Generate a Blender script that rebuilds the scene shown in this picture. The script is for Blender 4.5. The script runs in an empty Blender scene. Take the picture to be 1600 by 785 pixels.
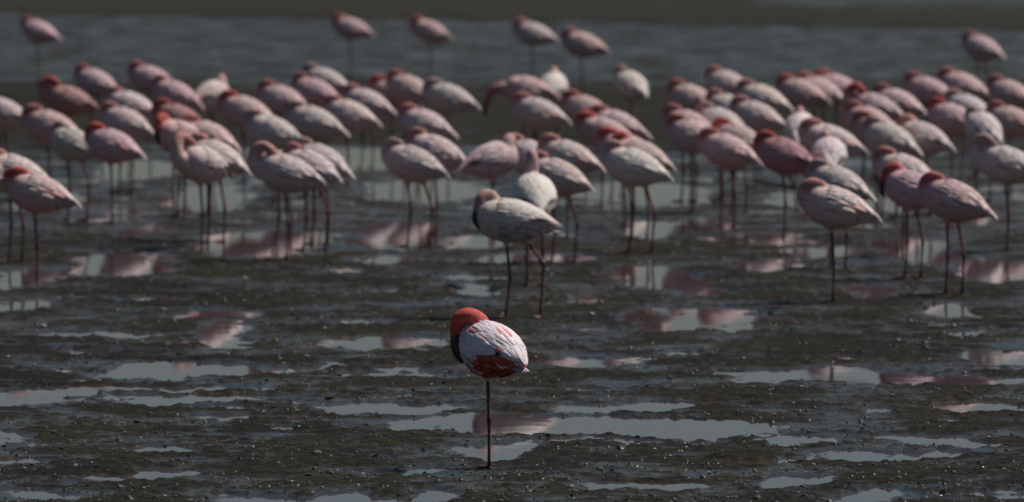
import bpy, bmesh, math, random
import numpy as np
from mathutils import Vector, Matrix, kdtree

random.seed(7)
RNG = np.random.default_rng(11)
R = math.radians
scene = bpy.context.scene
COL = scene.collection

# ------------------------------------------------------------------ camera
CAM_H = 2.75                      # metres above the water level
LENS = 300.0                      # mm on a 36 mm wide sensor
F_PX = LENS / 36.0 * 1600.0       # focal length in photo pixels
V_HOR = -280.0                    # photo row of the horizon
PITCH = math.atan((392.5 - V_HOR) / F_PX)
cam_data = bpy.data.cameras.new("camera")
cam_data.lens = LENS
cam_data.sensor_width = 36.0
cam_data.clip_start = 0.5
cam_data.clip_end = 20000.0
cam_data.dof.use_dof = True
cam_data.dof.focus_distance = 36.6
cam_data.dof.aperture_fstop = 5.0
cam = bpy.data.objects.new("camera", cam_data)
cam.location = (0, 0, CAM_H)
cam.rotation_euler = (math.pi / 2 - PITCH, 0, 0)
COL.objects.link(cam)
scene.camera = cam

# ------------------------------------------------------------------ sky and sun
SUN_EL, SUN_AZ = R(54), R(66)     # azimuth clockwise from +Y: the sun stands to the right, a little beyond the birds
world = bpy.data.worlds.new("World")
scene.world = world
world.use_nodes = True
wn = world.node_tree.nodes
sky = wn.new("ShaderNodeTexSky")
sky.sky_type = 'NISHITA'
sky.sun_disc = False
sky.sun_elevation = SUN_EL
sky.sun_rotation = SUN_AZ
sky.altitude = 0
sky.air_density = 1.0
sky.dust_density = 0.7
sky.ozone_density = 3.5
wn["Background"].inputs["Strength"].default_value = 0.05
world.node_tree.links.new(sky.outputs[0], wn["Background"].inputs["Color"])
sun_data = bpy.data.lights.new("sun", 'SUN')
sun_data.energy = 5.0
sun_data.angle = R(0.53)
sun_data.color = (1.0, 0.95, 0.88)
sun = bpy.data.objects.new("sun", sun_data)
to_sun = Vector((math.cos(SUN_EL) * math.sin(SUN_AZ), math.cos(SUN_EL) * math.cos(SUN_AZ), math.sin(SUN_EL)))
sun.rotation_euler = to_sun.to_track_quat('Z', 'Y').to_euler()
sun.location = (20, 30, 30)
COL.objects.link(sun)

# ------------------------------------------------------------------ exposure
vs = scene.view_settings
vs.view_transform = 'Standard'
vs.look = 'None'
vs.exposure = -0.42
vs.gamma = 1.0
vs.use_curve_mapping = False
scene.render.engine = 'CYCLES'
scene.cycles.use_denoising = True
scene.cycles.max_bounces = 6
scene.cycles.sample_clamp_indirect = 4.0

# ------------------------------------------------------------------ helpers
def ground_at(u, v, z=0.0):
    """point of the level z that the photo shows at pixel u, v (1600 wide)"""
    cp, sp = math.cos(PITCH), math.sin(PITCH)
    a, b = (u - 800.0) / F_PX, (392.5 - v) / F_PX
    d = Vector((a, cp + b * sp, -sp + b * cp))
    t = (z - CAM_H) / d.z
    return Vector((d.x * t, d.y * t, z))

def new_mat(name):
    m = bpy.data.materials.new(name)
    m.use_nodes = True
    nt = m.node_tree
    return m, nt, nt.nodes["Principled BSDF"]

def node(nt, kind, **kw):
    n = nt.nodes.new(kind)
    for k, v in kw.items():
        setattr(n, k, v)
    return n

def link_obj(name, mesh, parent=None, loc=(0, 0, 0)):
    o = bpy.data.objects.new(name, mesh)
    COL.objects.link(o)
    o.location = loc
    if parent is not None:
        o.parent = parent
    return o

def smoothstep(a, b, x):
    t = np.clip((x - a) / (b - a), 0, 1)
    return t * t * (3 - 2 * t)

# periodic gradient noise on numpy arrays
_perm = RNG.permutation(512)
_ang = RNG.random(512) * 2 * np.pi
def gnoise(x, y, seed=0):
    xi, yi = np.floor(x).astype(np.int64), np.floor(y).astype(np.int64)
    xf, yf = x - xi, y - yi
    u = xf * xf * xf * (xf * (xf * 6 - 15) + 10)
    v = yf * yf * yf * (yf * (yf * 6 - 15) + 10)
    def g(ix, iy, fx, fy):
        h = _ang[_perm[(_perm[(ix + seed * 37) & 511] + iy) & 511]]
        return np.cos(h) * fx + np.sin(h) * fy
    a = g(xi, yi, xf, yf); b = g(xi + 1, yi, xf - 1, yf)
    c = g(xi, yi + 1, xf, yf - 1); d = g(xi + 1, yi + 1, xf - 1, yf - 1)
    return 1.5 * ((a + (b - a) * u) * (1 - v) + (c + (d - c) * u) * v)

# ------------------------------------------------------------------ the mud flat: puddles and one shadow streak measured on the photograph (x0, x1, y0, y1)
PUDDLES = [
    (135, 440, 569, 591), (-20, 145, 607, 637), (185, 395, 617, 634), (290, 480, 649, 657), (298, 392, 505, 546),
    (270, 398, 487, 503), (515, 605, 494, 506), (475, 645, 533, 549), (490, 602, 568, 577), (603, 660, 572, 580),
    (480, 700, 631, 648), (600, 960, 650, 678), (820, 1225, 656, 683), (875, 1075, 628, 646), (850, 1005, 559, 574),
    (980, 1195, 488, 515), (1125, 1300, 577, 596), (1230, 1455, 576, 604), (1485, 1640, 548, 572), (1435, 1545, 476, 499),
    (1305, 1405, 448, 464), (960, 1060, 416, 450), (1040, 1110, 430, 462), (1155, 1260, 411, 427), (1185, 1305, 681, 699),
    (1285, 1405, 708, 726), (1362, 1532, 683, 696), (1385, 1520, 702, 711), (1365, 1528, 716, 727), (875, 1115, 748, 767), (1165, 1295, 746, 759), (1355, 1455, 772, 790),
    (380, 605, 770, 796), (610, 725, 766, 784), (-20, 135, 772, 792), (715, 835, 692, 714), (560, 720, 732, 741),  # last entry: the lone bird's cast-shadow streak, added as a puddle hollow
    (185, 268, 464, 476), (475, 575, 420, 430), (555, 630, 401, 416), (695, 785, 428, 442), (710, 780, 446, 460),
    (860, 945, 470, 478), (1025, 1135, 481, 492), (1120, 1205, 484, 492), (-20, 45, 676, 690), (-20, 65, 718, 732),
    (845, 965, 691, 699), (1335, 1390, 638, 650), (1325, 1382, 558, 568), (1425, 1620, 588, 602), (1480, 1620, 632, 648),
    (95, 235, 545, 553), (250, 395, 604, 612), (60, 230, 520, 530), (640, 700, 545, 551), (1400, 1600, 516, 524),
    (300, 520, 362, 402), (545, 700, 346, 392), (690, 800, 366, 388), (110, 260, 398, 432), (-20, 90, 420, 452),
    (985, 1055, 343, 372), (1050, 1140, 340, 362), (900, 1115, 284, 322), (560, 760, 280, 318), (250, 395, 288, 330),
    (190, 260, 350, 372), (1130, 1260, 366, 384), (1230, 1330, 386, 404), (1370, 1500, 372, 412), (1500, 1620, 404, 440),
    (20, 140, 300, 330), (150, 290, 250, 282), (330, 470, 232, 262), (480, 640, 232, 268), (-20, 110, 470, 486),
    (1200, 1290, 300, 330), (1330, 1420, 300, 336), (1480, 1560, 320, 350), (700, 900, 398, 410), (420, 560, 455, 462),
]
_P = []
for (u0, u1, v0, v1) in PUDDLES:
    c0, c1 = ground_at((u0 + u1) / 2, v1), ground_at((u0 + u1) / 2, v0)
    yc = (c0.y + c1.y) / 2
    sc = F_PX / yc
    _P.append(((((u0 + u1) / 2 - 800) / sc), yc, (u1 - u0) / 2 / sc * 1.02, max((c1.y - c0.y) / 2 * 1.0, 0.14)))

for _k in range(150):
    _y = 34.0 + 26.0 * RNG.random()
    _x = (RNG.random() - 0.5) * 0.14 * _y
    _r = 0.07 + 0.22 * RNG.random() ** 2
    _P.append((_x, _y, _r * (1.0 + 0.8 * RNG.random()), _r * (0.5 + 0.5 * RNG.random())))

def ground_height(x, y):
    x = np.asarray(x, float); y = np.asarray(y, float)
    # warped coordinates make ragged shorelines
    wx = x + 0.16 * gnoise(x * 2.1, y * 1.0, 1) + 0.07 * gnoise(x * 6.3, y * 2.8, 2) + 0.035 * gnoise(x * 17, y * 7.5, 12)
    wy = y + 0.42 * gnoise(x * 1.7 + 9, y * 0.8, 3) + 0.20 * gnoise(x * 5.1, y * 2.2, 4) + 0.09 * gnoise(x * 15, y * 6.5, 13)
    depth = np.full(x.shape, -1.0)
    for (cx, cy, rx, ry) in _P:
        m = (np.abs(wx - cx) < rx * 2) & (np.abs(wy - cy) < ry * 2)
        if not m.any():
            continue
        r = np.sqrt(((wx[m] - cx) / rx) ** 2 + ((wy[m] - cy) / ry) ** 2)
        depth[m] = np.maximum(depth[m], 1.0 - r)
    low = 0.6 * gnoise(x * 0.9, y * 0.5, 5) + 0.4 * gnoise(x * 2.4, y * 1.1, 6)
    mid = gnoise(x * 5.5, y * 2.6, 7)
    fine = 0.6 * gnoise(x * 15.0, y * 6.5, 8) + 0.5 * gnoise(x * 31.0, y * 9.0, 9)
    # mean level of the flat by distance: near mud, the wading strip, a drier bar, wet flat, bank
    mean = 0.0135 + 0 * x
    mean = mean - 0.0075 * smoothstep(54, 60, y) * (1 - smoothstep(68, 74, y))
    mean = mean + 0.013 * smoothstep(70, 76, y) * (1 - smoothstep(84, 90, y))
    mean = mean - 0.006 * smoothstep(86, 93, y)
    bank = smoothstep(115, 121, y + 0.65 * x + 1.6 * gnoise(x * 0.3, y * 0.1, 10))
    bank = bank * (1 - smoothstep(122, 126, y) * smoothstep(1.5, 4.0, x) * (1 - smoothstep(150, 170, y)))
    mean = mean + 0.09 * bank
    calm = 1 - 0.6 * smoothstep(88, 94, y)
    h = mean + (0.0125 * low + 0.0055 * mid) * calm
    carve = -0.030 * np.clip(depth, -0.35, 0.7)
    near = 1 - 0.5 * smoothstep(60, 90, y)
    h = np.where(depth > -0.35, np.minimum(h, carve + 0.005 * mid + 0.004 * fine), h)
    h = h + 0.0105 * fine * (0.5 + 0.5 * np.clip(h / 0.010, 0, 1)) * near
    return h

def axis(parts):
    out = []
    for a, b, s0, s1 in parts:
        x = a
        while x < b - 1e-6:
            out.append(x)
            t = (x - a) / (b - a)
            x += s0 + (s1 - s0) * t
    out.append(parts[-1][1])
    return np.array(out)

def geo(a, b, s, k=1.45):
    out = [a]
    while out[-1] < b:
        out.append(out[-1] + s); s *= k
    return np.array(out)

xa = axis([(-2.7, 2.7, 0.017, 0.017), (2.7, 10.0, 0.03, 0.12)])
xl = -axis([(2.7, 10.0, 0.03, 0.12)])[::-1]
xs = np.concatenate([-geo(10.0, 7000, 0.4)[::-1][:-1], xl[:-1], xa, geo(10.0, 7000, 0.4)[1:]])
ya = axis([(31.0, 62.0, 0.045, 0.06), (62.0, 136.0, 0.08, 0.30)])
ys = np.concatenate([31.0 - geo(0.2, 7000, 0.4)[::-1], ya, 136.0 + geo(0.5, 7000, 0.6)])
X, Y = np.meshgrid(xs, ys)
Z = ground_height(X.ravel(), Y.ravel())
far_fade = np.exp(-np.maximum(0, np.hypot(X.ravel(), np.maximum(Y.ravel() - 140, 0)) - 60) / 60)
Z = Z * far_fade + 0.03 * (1 - far_fade)
nx, ny = len(xs), len(ys)
verts = np.stack([X.ravel(), Y.ravel(), Z], 1).astype(np.float32)
i0 = (np.arange(ny - 1)[:, None] * nx + np.arange(nx - 1)[None, :]).ravel()
quads = np.stack([i0, i0 + 1, i0 + 1 + nx, i0 + nx], 1).astype(np.int32)
gm = bpy.data.meshes.new("mud_flat")
gm.vertices.add(len(verts)); gm.vertices.foreach_set("co", verts.ravel())
gm.loops.add(quads.size); gm.loops.foreach_set("vertex_index", quads.ravel())
gm.polygons.add(len(quads))
gm.polygons.foreach_set("loop_start", np.arange(0, quads.size, 4, dtype=np.int32))
gm.polygons.foreach_set("loop_total", np.full(len(quads), 4, dtype=np.int32))
gm.polygons.foreach_set("use_smooth", np.ones(len(quads), dtype=bool))
gm.update(calc_edges=True)

# mud: dark silt, olive algal film on the higher dry skin, wet sheen near the water level
m_mud, nt, bs = new_mat("wet_mud")
geo_n = node(nt, "ShaderNodeNewGeometry")
sep = node(nt, "ShaderNodeSeparateXYZ")
nt.links.new(geo_n.outputs["Position"], sep.inputs[0])
n_big = node(nt, "ShaderNodeTexNoise"); n_big.inputs["Scale"].default_value = 0.7; n_big.inputs["Detail"].default_value = 6; n_big.inputs["Roughness"].default_value = 0.65
n_mid = node(nt, "ShaderNodeTexNoise"); n_mid.inputs["Scale"].default_value = 9.0; n_mid.inputs["Detail"].default_value = 5
n_fin = node(nt, "ShaderNodeTexNoise"); n_fin.inputs["Scale"].default_value = 70.0; n_fin.inputs["Detail"].default_value = 4; n_fin.inputs["Roughness"].default_value = 0.7
for n in (n_big, n_mid, n_fin):
    nt.links.new(geo_n.outputs["Position"], n.inputs["Vector"])
r_col = node(nt, "ShaderNodeValToRGB")
r_col.color_ramp.elements[0].position = 0.34; r_col.color_ramp.elements[0].color = (0.013, 0.0125, 0.009, 1)
r_col.color_ramp.elements[1].position = 0.66; r_col.color_ramp.elements[1].color = (0.046, 0.040, 0.019, 1)
e = r_col.color_ramp.elements.new(0.5); e.color = (0.030, 0.0265, 0.016, 1)
mixn = node(nt, "ShaderNodeMath", operation='MULTIPLY_ADD')
nt.links.new(n_mid.outputs["Fac"], mixn.inputs[0]); mixn.inputs[1].default_value = 0.45
sc2 = node(nt, "ShaderNodeMath", operation='MULTIPLY'); nt.links.new(n_big.outputs["Fac"], sc2.inputs[0]); sc2.inputs[1].default_value = 0.55
nt.links.new(sc2.outputs[0], mixn.inputs[2])
nt.links.new(mixn.outputs[0], r_col.inputs["Fac"])
# speckle of grit and shell
n_lmp = node(nt, "ShaderNodeTexNoise"); n_lmp.inputs["Scale"].default_value = 20.0; n_lmp.inputs["Detail"].default_value = 7; n_lmp.inputs["Roughness"].default_value = 0.78
nt.links.new(geo_n.outputs["Position"], n_lmp.inputs["Vector"])
r_spk = node(nt, "ShaderNodeValToRGB")
r_spk.color_ramp.elements[0].position = 0.39; r_spk.color_ramp.elements[0].color = (0.22, 0.22, 0.21, 1)
r_spk.color_ramp.elements[1].position = 0.62; r_spk.color_ramp.elements[1].color = (1.9, 1.82, 1.66, 1)
nt.links.new(n_lmp.outputs["Fac"], r_spk.inputs["Fac"])
mulc = node(nt, "ShaderNodeMix", data_type='RGBA', blend_type='MULTIPLY'); mulc.inputs[0].default_value = 1.0
nt.links.new(r_col.outputs["Color"], mulc.inputs[6]); nt.links.new(r_spk.outputs["Color"], mulc.inputs[7])
# dry bank colour above 4 cm
mr_dry = node(nt, "ShaderNodeMapRange"); mr_dry.inputs["From Min"].default_value = 0.022; mr_dry.inputs["From Max"].default_value = 0.07
nt.links.new(sep.outputs["Z"], mr_dry.inputs["Value"])
mixd = node(nt, "ShaderNodeMix", data_type='RGBA')
nt.links.new(mr_dry.outputs[0], mixd.inputs[0]); nt.links.new(mulc.outputs[2], mixd.inputs[6]); mixd.inputs[7].default_value = (0.042, 0.036, 0.020, 1)
nt.links.new(mixd.outputs[2], bs.inputs["Base Color"])
# roughness: glossy film in low wet places
mr_r = node(nt, "ShaderNodeMapRange"); mr_r.inputs["From Min"].default_value = 0.001; mr_r.inputs["From Max"].default_value = 0.014
mr_r.inputs["To Min"].default_value = 0.16; mr_r.inputs["To Max"].default_value = 0.60
wet = node(nt, "ShaderNodeMath", operation='MULTIPLY_ADD')
n_wet = node(nt, "ShaderNodeTexNoise"); n_wet.inputs["Scale"].default_value = 1.6; n_wet.inputs["Detail"].default_value = 7; n_wet.inputs["Roughness"].default_value = 0.7
nt.links.new(geo_n.outputs["Position"], n_wet.inputs["Vector"])
wsub = node(nt, "ShaderNodeMath", operation='SUBTRACT'); nt.links.new(n_wet.outputs["Fac"], wsub.inputs[0]); wsub.inputs[1].default_value = 0.51
nt.links.new(wsub.outputs[0], wet.inputs[0]); wet.inputs[1].default_value = 0.10
nt.links.new(sep.outputs["Z"], wet.inputs[2])
nt.links.new(wet.outputs[0], mr_r.inputs["Value"])
nt.links.new(mr_r.outputs[0], bs.inputs["Roughness"])
mr_s = node(nt, "ShaderNodeMapRange"); mr_s.inputs["From Min"].default_value = 0.001; mr_s.inputs["From Max"].default_value = 0.014
mr_s.inputs["To Min"].default_value = 0.30; mr_s.inputs["To Max"].default_value = 0.09
nt.links.new(wet.outputs[0], mr_s.inputs["Value"])
nt.links.new(mr_s.outputs[0], bs.inputs["Specular IOR Level"])
bmp = node(nt, "ShaderNodeBump"); bmp.inputs["Distance"].default_value = 0.016
mr_b = node(nt, "ShaderNodeMapRange"); mr_b.inputs["From Min"].default_value = -0.002; mr_b.inputs["From Max"].default_value = 0.012
mr_b.inputs["To Min"].default_value = 0.15; mr_b.inputs["To Max"].default_value = 1.0
nt.links.new(wet.outputs[0], mr_b.inputs["Value"]); nt.links.new(mr_b.outputs[0], bmp.inputs["Strength"])
nt.links.new(n_fin.outputs["Fac"], bmp.inputs["Height"])
bmp2 = node(nt, "ShaderNodeBump"); bmp2.inputs["Distance"].default_value = 0.03; nt.links.new(mr_b.outputs[0], bmp2.inputs["Strength"])
nt.links.new(n_lmp.outputs["Fac"], bmp2.inputs["Height"]); nt.links.new(bmp.outputs[0], bmp2.inputs["Normal"])
nt.links.new(bmp2.outputs[0], bs.inputs["Normal"])
gm.materials.append(m_mud)
mud = link_obj("mud_flat", gm); mud["kind"] = "structure"

# shallow water standing in the hollows, level zero
m_wat, nt, bs = new_mat("shallow_water")
bs.inputs["Base Color"].default_value = (0.070, 0.040, 0.042, 1)
bs.inputs["Roughness"].default_value = 0.03
bs.inputs["IOR"].default_value = 1.33
geo_n = node(nt, "ShaderNodeNewGeometry")
wv = node(nt, "ShaderNodeTexNoise"); wv.inputs["Scale"].default_value = 5.0; wv.inputs["Detail"].default_value = 3
nt.links.new(geo_n.outputs["Position"], wv.inputs["Vector"])
bmp = node(nt, "ShaderNodeBump"); bmp.inputs["Strength"].default_value = 0.12; bmp.inputs["Distance"].default_value = 0.003
nt.links.new(wv.outputs["Fac"], bmp.inputs["Height"]); nt.links.new(bmp.outputs[0], bs.inputs["Normal"])
wm = bpy.data.meshes.new("water")
wm.from_pydata([(-400, -300, 0), (400, -300, 0), (400, 700, 0), (-400, 700, 0)], [], [(0, 1, 2, 3)])
wm.materials.append(m_wat)
water = link_obj("water", wm); water["kind"] = "structure"

# loose clods, grit and shell lying on the mud
def clod_mesh():
    bm = bmesh.new()
    base = []
    for k in range(6):
        b = bmesh.new(); bmesh.ops.create_icosphere(b, subdivisions=1, radius=1.0)
        vs_ = np.array([v.co[:] for v in b.verts]); fs_ = np.array([[v.index for v in f.verts] for f in b.faces]); b.free()
        vs_ *= (1 + 0.28 * RNG.standard_normal((len(vs_), 1)))
        base.append((vs_, fs_))
    bm.free()
    V, Fc, M = [], [], []
    off = 0
    n = 17000
    yy = 33.0 + (62 - 33.0) * RNG.random(n) ** 1.5
    xx = (RNG.random(n) - 0.5) * (yy * 0.14 + 0.6)
    hh = ground_height(xx, yy)
    for i in range(n):
        if hh[i] < 0.002:
            continue
        v, f = base[i % 6]
        s = 0.003 + 0.0055 * RNG.random() ** 3
        if RNG.random() < 0.012:
            s = 0.010 + 0.006 * RNG.random()
        shell = RNG.random() < 0.014
        if shell:
            s = 0.002 + 0.0035 * RNG.random() ** 2
        a = RNG.random() * 6.28
        p = v * s * np.array([1.3, 1.0, 0.75])
        ca, sa = math.cos(a), math.sin(a)
        p = np.stack([p[:, 0] * ca - p[:, 1] * sa + xx[i], p[:, 0] * sa + p[:, 1] * ca + yy[i], p[:, 2] + hh[i] + 0.2 * s], 1)
        V.append(p); Fc.append(f + off); M.append(np.full(len(f), 1 if shell else 0)); off += len(p)
    me = bpy.data.meshes.new("mud_clods")
    me.from_pydata(np.concatenate(V).tolist(), [], np.concatenate(Fc).tolist())
    me.polygons.foreach_set("material_index", np.concatenate(M).astype(np.int32))
    return me
m_clod, nt, bs = new_mat("clod")
tc = node(nt, "ShaderNodeNewGeometry"); nn = node(nt, "ShaderNodeTexNoise"); nn.inputs["Scale"].default_value = 30
nt.links.new(tc.outputs["Position"], nn.inputs["Vector"])
rr = node(nt, "ShaderNodeValToRGB"); rr.color_ramp.elements[0].color = (0.014, 0.013, 0.011, 1); rr.color_ramp.elements[1].color = (0.10, 0.085, 0.055, 1)
rr.color_ramp.elements[0].position = 0.35; rr.color_ramp.elements[1].position = 0.7
nt.links.new(nn.outputs["Fac"], rr.inputs["Fac"]); nt.links.new(rr.outputs[0], bs.inputs["Base Color"])
bs.inputs["Roughness"].default_value = 0.5
m_shell, nt, bs = new_mat("shell_grit")
tc = node(nt, "ShaderNodeNewGeometry"); nn = node(nt, "ShaderNodeTexNoise"); nn.inputs["Scale"].default_value = 30
nt.links.new(tc.outputs["Position"], nn.inputs["Vector"])
rr = node(nt, "ShaderNodeValToRGB"); rr.color_ramp.elements[0].color = (0.35, 0.30, 0.22, 1); rr.color_ramp.elements[1].color = (0.75, 0.72, 0.66, 1)
nt.links.new(nn.outputs["Fac"], rr.inputs["Fac"]); nt.links.new(rr.outputs[0], bs.inputs["Base Color"])
bs.inputs["Roughness"].default_value = 0.3
cm = clod_mesh(); cm.materials.append(m_clod); cm.materials.append(m_shell)
clods = link_obj("mud_clods", cm)
clods["kind"] = "stuff"; clods["label"] = "small dark clods and pale shell grit strewn over the wet mud"; clods["category"] = "mud clods"

# ------------------------------------------------------------------ flamingo materials
def plumage_material(name, feather):
    m, nt, bs = new_mat(name)
    att = node(nt, "ShaderNodeVertexColor"); att.layer_name = "Col"
    oi = node(nt, "ShaderNodeObjectInfo")
    na = node(nt, "ShaderNodeAttribute"); na.attribute_type = 'OBJECT'; na.attribute_name = "neck_color"
    mx = node(nt, "ShaderNodeMix", data_type='RGBA')
    nt.links.new(att.outputs["Alpha"], mx.inputs[0])
    nt.links.new(oi.outputs["Color"], mx.inputs[6]); nt.links.new(na.outputs["Color"], mx.inputs[7])
    mu = node(nt, "ShaderNodeMix", data_type='RGBA', blend_type='MULTIPLY'); mu.inputs[0].default_value = 1.0
    nt.links.new(mx.outputs[2], mu.inputs[6]); nt.links.new(att.outputs["Color"], mu.inputs[7])
    tc = node(nt, "ShaderNodeTexCoord")
    mp = node(nt, "ShaderNodeMapping"); mp.inputs["Scale"].default_value = (14, 60, 60) if not feather else (3, 40, 1)
    nt.links.new(tc.outputs["Object"], mp.inputs["Vector"])
    nz = node(nt, "ShaderNodeTexNoise"); nz.inputs["Scale"].default_value = 1.0; nz.inputs["Detail"].default_value = 4
    nt.links.new(mp.outputs[0], nz.inputs["Vector"])
    rp = node(nt, "ShaderNodeValToRGB"); rp.color_ramp.elements[0].position = 0.34; rp.color_ramp.elements[0].color = (0.90, 0.86, 0.86, 1) if feather else (0.74, 0.66, 0.66, 1)
    rp.color_ramp.elements[1].position = 0.6; rp.color_ramp.elements[1].color = (1, 1, 1, 1)
    nt.links.new(nz.outputs["Fac"], rp.inputs["Fac"])
    m2 = node(nt, "ShaderNodeMix", data_type='RGBA', blend_type='MULTIPLY'); m2.inputs[0].default_value = 1.0
    nt.links.new(mu.outputs[2], m2.inputs[6]); nt.links.new(rp.outputs[0], m2.inputs[7])
    nt.links.new(m2.outputs[2], bs.inputs["Base Color"])
    bs.inputs["Roughness"].default_value = 0.75
    bs.inputs["Specular IOR Level"].default_value = 0.2
    bp = node(nt, "ShaderNodeBump"); bp.inputs["Strength"].default_value = 0.2; bp.inputs["Distance"].default_value = 0.002
    nt.links.new(nz.outputs["Fac"], bp.inputs["Height"]); nt.links.new(bp.outputs[0], bs.inputs["Normal"])
    return m
m_plum = plumage_material("plumage", False)
m_feath = plumage_material("feather", True)
def skin_material(name, c0, c1, rough, scale):
    m, nt, bs = new_mat(name)
    tc = node(nt, "ShaderNodeTexCoord"); nz = node(nt, "ShaderNodeTexNoise"); nz.inputs["Scale"].default_value = scale; nz.inputs["Detail"].default_value = 3
    nt.links.new(tc.outputs["Object"], nz.inputs["Vector"])
    rp = node(nt, "ShaderNodeValToRGB"); rp.color_ramp.elements[0].position = 0.35; rp.color_ramp.elements[0].color = (*c0, 1)
    rp.color_ramp.elements[1].position = 0.68; rp.color_ramp.elements[1].color = (*c1, 1)
    nt.links.new(nz.outputs["Fac"], rp.inputs["Fac"]); nt.links.new(rp.outputs[0], bs.inputs["Base Color"])
    bs.inputs["Roughness"].default_value = rough
    bp = node(nt, "ShaderNodeBump"); bp.inputs["Strength"].default_value = 0.4; bp.inputs["Distance"].default_value = 0.002
    nt.links.new(nz.outputs["Fac"], bp.inputs["Height"]); nt.links.new(bp.outputs[0], bs.inputs["Normal"])
    return m
m_leg = skin_material("leg_skin", (0.075, 0.018, 0.018), (0.20, 0.042, 0.038), 0.5, 40)
m_bill = skin_material("bill_horn", (0.012, 0.008, 0.009), (0.05, 0.012, 0.014), 0.35, 30)
m_eye = skin_material("eye_ball", (0.30, 0.10, 0.01), (0.5, 0.2, 0.02), 0.15, 60)

# ------------------------------------------------------------------ flamingo geometry (faces -X, feet at the origin)
SECT = [(-0.216, 0.538, 0.004, 0.004), (-0.209, 0.538, 0.042, 0.046), (-0.188, 0.536, 0.074, 0.082), (-0.148, 0.532, 0.099, 0.106),
        (-0.088, 0.527, 0.116, 0.122), (-0.015, 0.524, 0.121, 0.124), (0.055, 0.524, 0.113, 0.112), (0.115, 0.525, 0.093, 0.088),
        (0.165, 0.523, 0.068, 0.061), (0.205, 0.518, 0.045, 0.038), (0.235, 0.512, 0.024, 0.020), (0.248, 0.509, 0.003, 0.003)]
SA = np.array(SECT)
SA[:, 1] += 0.012
SP = np.concatenate([[0], np.cumsum(np.hypot(np.diff(SA[:, 0]), np.diff(SA[:, 1])))])
SLEN = SP[-1]
SPIV = Vector((-0.02, 0, 0.50))

class Shape:
    def __init__(self, tilt=8.0, plump=1.0, sx=1.0):
        self.sx = sx
        self.rot = Matrix.Rotation(R(tilt), 4, 'Y')    # +tilt lowers the tail
        self.plump = plump
    def tr(self, p):
        q = Vector(p) - SPIV
        q.x *= self.sx
        return self.rot @ q + SPIV
    def surf(self, u, phi, off=0.0):
        """u 0..1 chest to tail, phi 0 = spine, + = left side (-Y)"""
        s = u * SLEN
        x, z, w, h = (np.interp(s, SP, SA[:, k]) for k in range(4))
        w *= self.plump; h *= self.plump
        if off:
            w += off; h += off
        c = math.cos(phi)
        zz = h * c * (0.93 if c > 0 else 1.0)
        return self.tr((x, -w * math.sin(phi), z + zz))
    def normal(self, u, phi):
        e = 0.004
        a = self.surf(min(u + e, 1), phi) - self.surf(max(u - e, 0), phi)
        b = self.surf(u, phi + 0.03) - self.surf(u, phi - 0.03)
        n = a.cross(b)
        n.normalize()
        c = self.tr((np.interp(u * SLEN, SP, SA[:, 0]), 0, np.interp(u * SLEN, SP, SA[:, 1])))
        if n.dot(self.surf(u, phi) - c) < 0:
            n = -n
        return n

def add_rings(bm, rings, cap=True):
    vr = [[bm.verts.new(p) for p in r] for r in rings]
    n = len(vr[0])
    fs = []
    for a, b in zip(vr[:-1], vr[1:]):
        for i in range(n):
            fs.append(bm.faces.new((a[i], a[(i + 1) % n], b[(i + 1) % n], b[i])))
    if cap:
        fs.append(bm.faces.new(list(reversed(vr[0])))); fs.append(bm.faces.new(vr[-1]))
    return fs

def spline(pts, n):
    """Catmull-Rom through rows of numbers, n samples per span"""
    P = np.array(pts, float)
    P = np.vstack([2 * P[0] - P[1], P, 2 * P[-1] - P[-2]])
    out = []
    for i in range(1, len(P) - 2):
        for k in range(n):
            t = k / n
            a, b, c, d = P[i - 1], P[i], P[i + 1], P[i + 2]
            out.append(0.5 * (2 * b + (c - a) * t + (2 * a - 5 * b + 4 * c - d) * t * t + (3 * b - a - 3 * c + d) * t ** 3))
    out.append(P[-2])
    return np.array(out)

def tube_rings(path, seg=10, flat=None):
    """path rows x y z r ; parallel transport frames"""
    rings = []
    pts = [Vector(p[:3]) for p in path]
    t0 = (pts[1] - pts[0]).normalized()
    ref = Vector((0, 1, 0)) if abs(t0.y) < 0.9 else Vector((1, 0, 0))
    nrm = (ref - t0 * ref.dot(t0)).normalized()
    for i, p in enumerate(pts):
        t = (pts[min(i + 1, len(pts) - 1)] - pts[max(i - 1, 0)]).normalized()
        nrm = (nrm - t * nrm.dot(t)).normalized()
        b = t.cross(nrm)
        r = path[i][3]
        fy = flat if flat else 1.0
        rings.append([p + nrm * (r * fy * math.cos(a)) + b * (r * math.sin(a)) for a in (2 * math.pi * k / seg for k in range(seg))])
    return rings

def mesh_from_bm(name, bm, mats, smooth=True):
    bmesh.ops.recalc_face_normals(bm, faces=bm.faces)
    me = bpy.data.meshes.new(name)
    bm.to_mesh(me); bm.free()
    for m in mats:
        me.materials.append(m)
    if smooth:
        me.polygons.foreach_set("use_smooth", np.ones(len(me.polygons), dtype=bool))
    return me

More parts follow.
